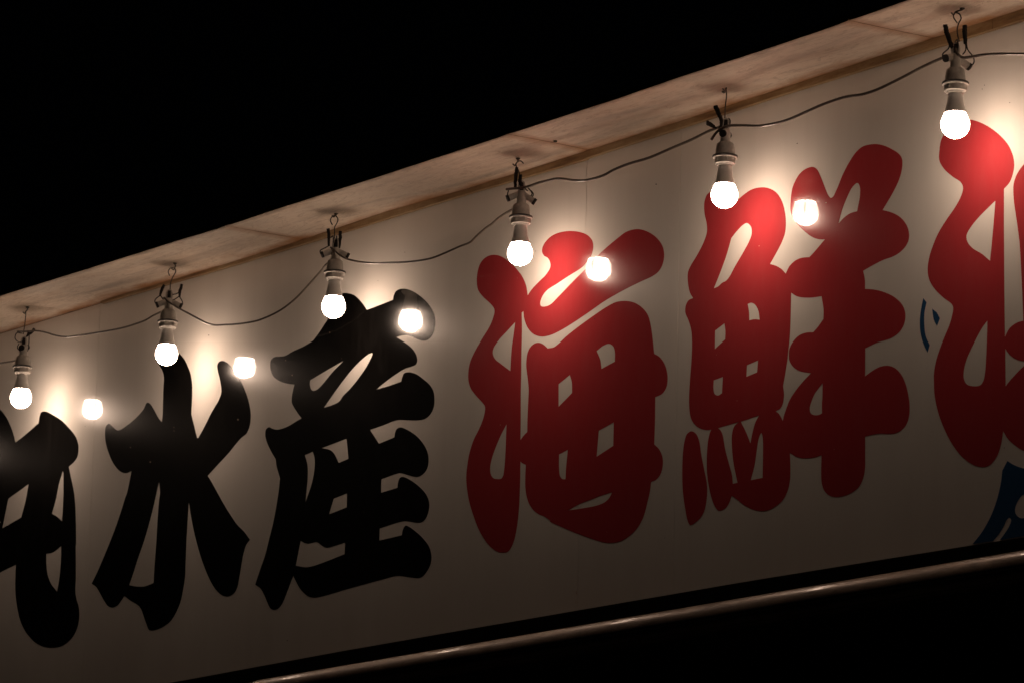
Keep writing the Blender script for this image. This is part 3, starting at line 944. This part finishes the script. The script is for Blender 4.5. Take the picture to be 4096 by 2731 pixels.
# globe centre (photo pixels), distance from the wall, hook pixels, and the wires of each lamp
LAMPS = [
    dict(seam=0.2, c=(83.6, 1594), y=-0.112, hook=(110, 1235), label='hanging bulb farthest left, lit beside the cut off black character',
         strips=[[(13, 188, 6), (11, 176, 6), (6, 170, 4)], [(26, 194, 0), (20, 184, 0), (12, 176, 0)]], srad=[0.0042, 0.0035, 0.002],
         wires=[[(-6, 180, 2), (-20, 181, 2), (-24, 166, 2), (-13, 156, 2), (-4, 158, 2)], [(14, 178, 4), (14, 150, 4), (12, 130, 6)], [(-12, 150, 10), (-15, 138, 14), (-6, 128, 12)]],
         arms=[(-3, 138, 16), (6, 146, -16)], shook=[(1, 240, 0), (1, 228, 0), (0, 205, 0), (-3, 178, 0)]),
    dict(seam=0.2, c=(665.9, 1420), y=-0.118, hook=(700, 1049), label='lit hanging bulb touching the top of the black water character',
         strips=[[(-13.6, 183, 3), (-20, 167, 3), (-23.5, 153, 3)], [(31, 187, -3), (27, 167, -3), (26.6, 153, -3)]], srad=[0.0036, 0.0042, 0.0024],
         wires=[[(-23, 155, 3), (-35, 143, 4), (-35, 136, 3), (-28, 130, 0)], [(-22, 155, 3), (-15, 146, 2), (-8, 142, 0)], [(26, 155, 0), (35, 140, 0), (35, 133, 0), (28, 128, 0)],
                [(26, 155, 0), (18, 148, 2), (9, 142, 4)], [(25, 165, 0), (18, 160, 3), (9, 158, 3)]],
         arms=[(-28, 131, 2), (29, 130, -2)], shook=[(-1, 208, 0), (-5, 219, 0), (1.6, 229, 0), (11, 228, 0), (14, 219, 0), (7, 204, 0), (2.4, 188, 0), (2, 165, 0)]),
    dict(seam=0.55, c=(1334, 1230.6), y=-0.1142, hook=(1344.6, 849.4), label='lit hanging bulb in front of the top left of the black produce character',
         strips=[[(-20, 196, 2), (-18, 180, 2), (-16.6, 152, 2)], [(10, 190, 0), (10, 170, 0), (9, 147, 0)]], srad=[0.0040, 0.0042, 0.0026],
         wires=[[(-14, 154, 2), (-26, 146, 4), (-37, 139, 4), (-35, 130, 2)], [(-13, 172, 2), (-8, 177, 2), (-6, 160, 2)], [(1, 178, 2), (3, 160, 2)]],
         arms=[(-30, 131, 2), (28, 130, -2)], shook=[(-10, 205, 0), (-15, 216, 0), (-12, 225, 0), (-4, 229, 0), (3, 219, 0), (0.4, 209, 0), (-4, 200, 0), (-4, 180, 0), (-3, 154, 0)]),
    dict(seam=-0.5, c=(2079.6, 1018.5), y=-0.112, hook=(2072, 622), label='lit hanging bulb just left of the top of the red sea character',
         strips=[[(-12, 203, 2), (-14, 185, 2), (-15, 156, 2)], [(-3, 186, 4), (-4, 172, 4), (-2, 160, 4)]], srad=[0.0036, 0.0046, 0.0034],
         wires=[[(-30, 148, 4), (-32, 138, 4), (-29, 128, 2)], [(10, 160, 3), (20, 150, 3), (24, 142, 0), (20, 136, 0)], [(-2, 165, 4), (8, 154, 4), (14, 148, 2)], [(22, 150, 0), (27, 142, 0), (24, 133, 0)]],
         arms=[(-29, 131, 2), (28, 126, -2)], shook=[(3, 213, 0), (-3, 219, 0), (-9, 218, 0), (-14, 212, 0), (-13, 205, 0), (-8, 196, 0), (-5, 183, 0), (-5, 165, 0)]),
    dict(seam=-0.15, c=(2897.9, 786.1), y=-0.1137, hook=(2895, 357), label='lit hanging bulb in front of the red fresh character',
         strips=[[(-22, 197, 4), (-16, 182, 4), (-9, 165, 4), (-14, 140, 6)], [(-41, 160, 6), (-30, 154, 6), (-20, 147, 6)]], srad=[0.0052, 0.0050, 0.0040, 0.0022],
         wires=[[(6, 172, 2), (9, 168, 2), (9, 158, 2)], [(6, 140, 0), (9, 136, 0), (7, 130, 0)]],
         arms=[(-6, 134, 18), (6, 140, -16)], shook=[(0, 238, 0), (1, 222, 0), (-1, 200, 0), (-2, 170, 0)]),
    dict(seam=0.2, c=(3821, 504), y=-0.12, hook=(3849, 34), label='lit hanging bulb at the right, above the last red character',
         strips=[[(-21, 207, 4), (-18.5, 192, 4), (-12, 174, 4), (-7, 160, 4)], [(18, 208, 0), (18.6, 192, 0), (19.6, 170, 0)]], srad=[0.0048, 0.0052, 0.0036],
         wires=[[(-13, 170, 4), (-14, 159, 4), (-26, 146, 4), (-24, 134, 2)], [(21.5, 180, 0), (24, 159, 0), (36, 142, 0), (37, 132, -4), (27, 122, -8)],
                [(19, 176, 2), (20, 156, 2), (14, 147, 2)], [(-2, 172, 6), (3, 176, 6), (4, 150, 6)]],
         arms=[(-19, 137, 8), (27, 128, -14)], shook=[(3.4, 213, 0), (-1, 219, 0), (-4.5, 227, 0), (-1, 234, 0), (7, 232, 0), (11, 223, 0), (6, 212, 0), (3.4, 200, 0), (4.4, 186, 0), (8, 174, 0)]),
]
GROUP_L = 'bulbs strung along the eave'


def make_lamp(pos, d):
    t = empty('hanging_lamp', pos)
    tag(t, d['label'], 'hanging lamp', GROUP_L)
    bl = link('bulb', ME_BULB, None, t)
    gl = link('globe', ME_GLOBE, None, bl)
    v = Vector((pos.x - CAM.x, pos.y - CAM.y)).normalized()
    o_ = d['seam']
    q_ = -v * math.sqrt(1 - o_ * o_) + Vector((v.y, -v.x)) * o_
    gl.rotation_euler = (0, 0, math.atan2(-q_.y, q_.x) - math.pi / 2)
    so = link('socket', ME_SOCKET, None, t)
    so.rotation_euler = (0, 0, random.uniform(0, 6.28))
    link('collar', ME_COLLAR, None, so)
    link('gasket', ME_GASKET, None, so)
    for k, (dx, z, dv) in enumerate(d['arms']):
        a = loc3(0, 143, 0)
        e = loc3(dx, z, dv)
        dirv = (e - a) / np.linalg.norm(e - a)
        arm = tube('cable_arm', [a, e], [0.0074, 0.0072], M_SOCKET, t, 16, smooth_path=False)
        tube('rubber_end', [e - dirv * 0.001, e + dirv * 0.005], [0.0080, 0.0078], M_RUBBER, arm, 14, smooth_path=False)
    # loop of the holder that the hook passes through
    tube('hanging_loop', [loc3(-5, 147), loc3(-6.5, 157), loc3(-3, 168), loc3(2, 170), loc3(6, 160), loc3(5, 147)], [0.0032, 0.0030, 0.0032], M_SOCKET, t, 10)
    v_, f_ = tube_data([loc3(0, 146, 1), loc3(0.5, 168, 1)], [0.0052, 0.0060, 0.0042], 10, smooth_path=False)
    link('tape_wrap', mesh('tape_wrap', v_, f_, True), M_TAPE, t)
    for s in d['strips']:
        pts = [loc3(*p) for p in s]
        P = catmull(pts, sub=5)
        P = [p + np.array([random.uniform(-.0006, .0006) for _ in range(3)]) for p in P]
        tube('taped_wire_end', P, d['srad'], M_TAPE, t, 9, smooth_path=False)
    for s in d['wires']:
        tube('connecting_wire', [loc3(*p) for p in s], 0.0014, M_RUBBER, t, 7)
    # wire hook runs on up to the screw eye
    tube('wire_hook', [loc3(*p) for p in d['shook']], 0.0014, M_WIRE, t, 8)
    return t


positions = []
for i, d in enumerate(LAMPS):
    p = on_y(*d['c'], d['y'])
    positions.append(p)
    make_lamp(p, d)
    # screw hook in the soffit above it
    h = on_z(*d['hook'], 4.011)
    hz = z_in(h.x) + (z_out(h.x) - z_in(h.x)) * (-h.y / EAVE_D)
    top = p + Vector(loc3(*(d['shook'][3] if len(d['shook']) > 4 else d['shook'][0])))
    hook = empty('screw_hook', (h.x, h.y, hz))
    names = ['farthest left bulb', 'bulb at the black water character', 'bulb at the black produce character',
             'bulb left of the red sea character', 'bulb at the red fresh character', 'bulb farthest right']
    tag(hook, 'rusty wire screw hook above the ' + names[i], 'screw hook', 'screw hooks in the eave')
    tl = top - hook.location
    u = Vector(U)
    pts = [(0, 0, 0.006), (0, 0, -0.003), tuple(tl * 0.5 + u * 0.002), tuple(tl + Vector((0, 0, 0.001))), tuple(tl - u * 0.003 + Vector((0, 0, -0.004))), tuple(tl - u * 0.008 + Vector((0, 0, 0.0)))]
    tube('hook_wire', pts, [0.0019, 0.0017, 0.0016], M_WIRE, hook, 8)
    fl = link('screw_collar', lathe('screw_collar', [(0.0022, -0.0035), (0.0042, -0.0025), (0.0052, -0.0006), (0.0052, 0.0004)], 14), M_WIRE, hook)

sp = (positions[5] - positions[0]) / 5
for k, lab in ((-1, 'bulb beyond the left edge of the photo on the same string'), (6, 'bulb beyond the right edge of the photo on the same string')):
    d = dict(LAMPS[2 if k < 0 else 3]); d['label'] = lab
    make_lamp(positions[0] + sp * k, d)
    hp = positions[0] + sp * k
    hook = empty('screw_hook', (hp.x, hp.y, z_in(hp.x)))
    tag(hook, 'screw hook of the ' + lab, 'screw hook', 'screw hooks in the eave')
    tube('hook_wire', [(0, 0, 0.006), (0, 0, -0.01), (0, 0, hp.z + 0.217 - z_in(hp.x))], 0.0017, M_WIRE, hook, 8)

# ------------------------------------------------------------------ cable of the string lights
cable = empty('string_light_cable', (positions[2].x, -0.11, positions[2].z + 0.1))
tag(cable, 'thin grey brown cable sagging from bulb to bulb under the eave', 'cable')
SPANS = [
    ([(-420, 1500), (-250, 1490), (-60, 1462), (0, 1452), (59, 1442), (98, 1428)], -0.095, -0.095),
    ([(70, 1326), (105, 1326), (137, 1323), (178.6, 1329), (223, 1342), (261.6, 1347.7), (306, 1343.5), (351, 1337), (400, 1329), (450, 1320), (500, 1309), (538, 1297),
      (580, 1282), (612, 1263), (645, 1247), (672, 1233)], -0.125, -0.09),
    ([(655, 1190), (659.5, 1194.6), (678.6, 1210.5), (717, 1234.5), (755, 1255), (796.7, 1277.5), (828.5, 1293.5), (857, 1300.5), (900, 1299), (940, 1297), (1000, 1289), (1038, 1280),
      (1115, 1245), (1161, 1213), (1194.7, 1182.8), (1230, 1144.5), (1261.6, 1109.4), (1287, 1081), (1303, 1060), (1328, 1040)], -0.130, -0.09),
    ([(1322, 990), (1328.6, 994.6), (1354, 1017), (1379.7, 1033), (1405, 1041.5), (1443, 1049), (1501, 1054), (1550, 1052), (1610, 1050), (1672, 1044), (1730, 1032), (1776, 1014), (1840, 986), (1882, 969),
      (1900, 951), (1941.5, 914), (1966, 897), (1995.7, 871), (2050, 837.6), (2076, 824)], -0.127, -0.088),
    ([(2026, 758), (2053, 755), (2091, 751.5), (2123, 743.5), (2155, 732), (2187, 724.4), (2225, 716), (2251, 716), (2300, 723), (2350, 721), (2414, 702), (2455, 680), (2512.6, 657),
      (2597.6, 631.5), (2682.7, 595), (2767.7, 559), (2831.5, 527), (2857, 517), (2880, 508)], -0.128, -0.108),
    ([(2845.5, 560), (2860.8, 537), (2883.7, 516), (2914, 504.8), (2968, 503), (3037, 504.8), (3100, 495), (3150, 480.5), (3218, 451), (3290.6, 419), (3362.6, 394),
      (3396.5, 386), (3447, 379), (3506.6, 360), (3600, 315.5), (3693, 267), (3769, 233), (3790, 226)], -0.136, -0.118),
    ([(3822, 195), (3828, 214), (3849, 231), (3879.5, 229.5), (3937, 220), (3994, 217), (4096, 217), (4250, 212), (4500, 190), (4760, 120)], -0.138, -0.12)]
off = cable.location
for si, (pts, y0, y1) in enumerate(SPANS):
    n = len(pts)
    P = [on_y(a, c, y0 + (y1 - y0) * i / (n - 1)) - off for i, (a, c) in enumerate(pts)]
    tube('cable_span', [tuple(p) for p in P], 0.0024 if si < 4 else 0.0030, M_CABLE, cable, 10, sub=4)
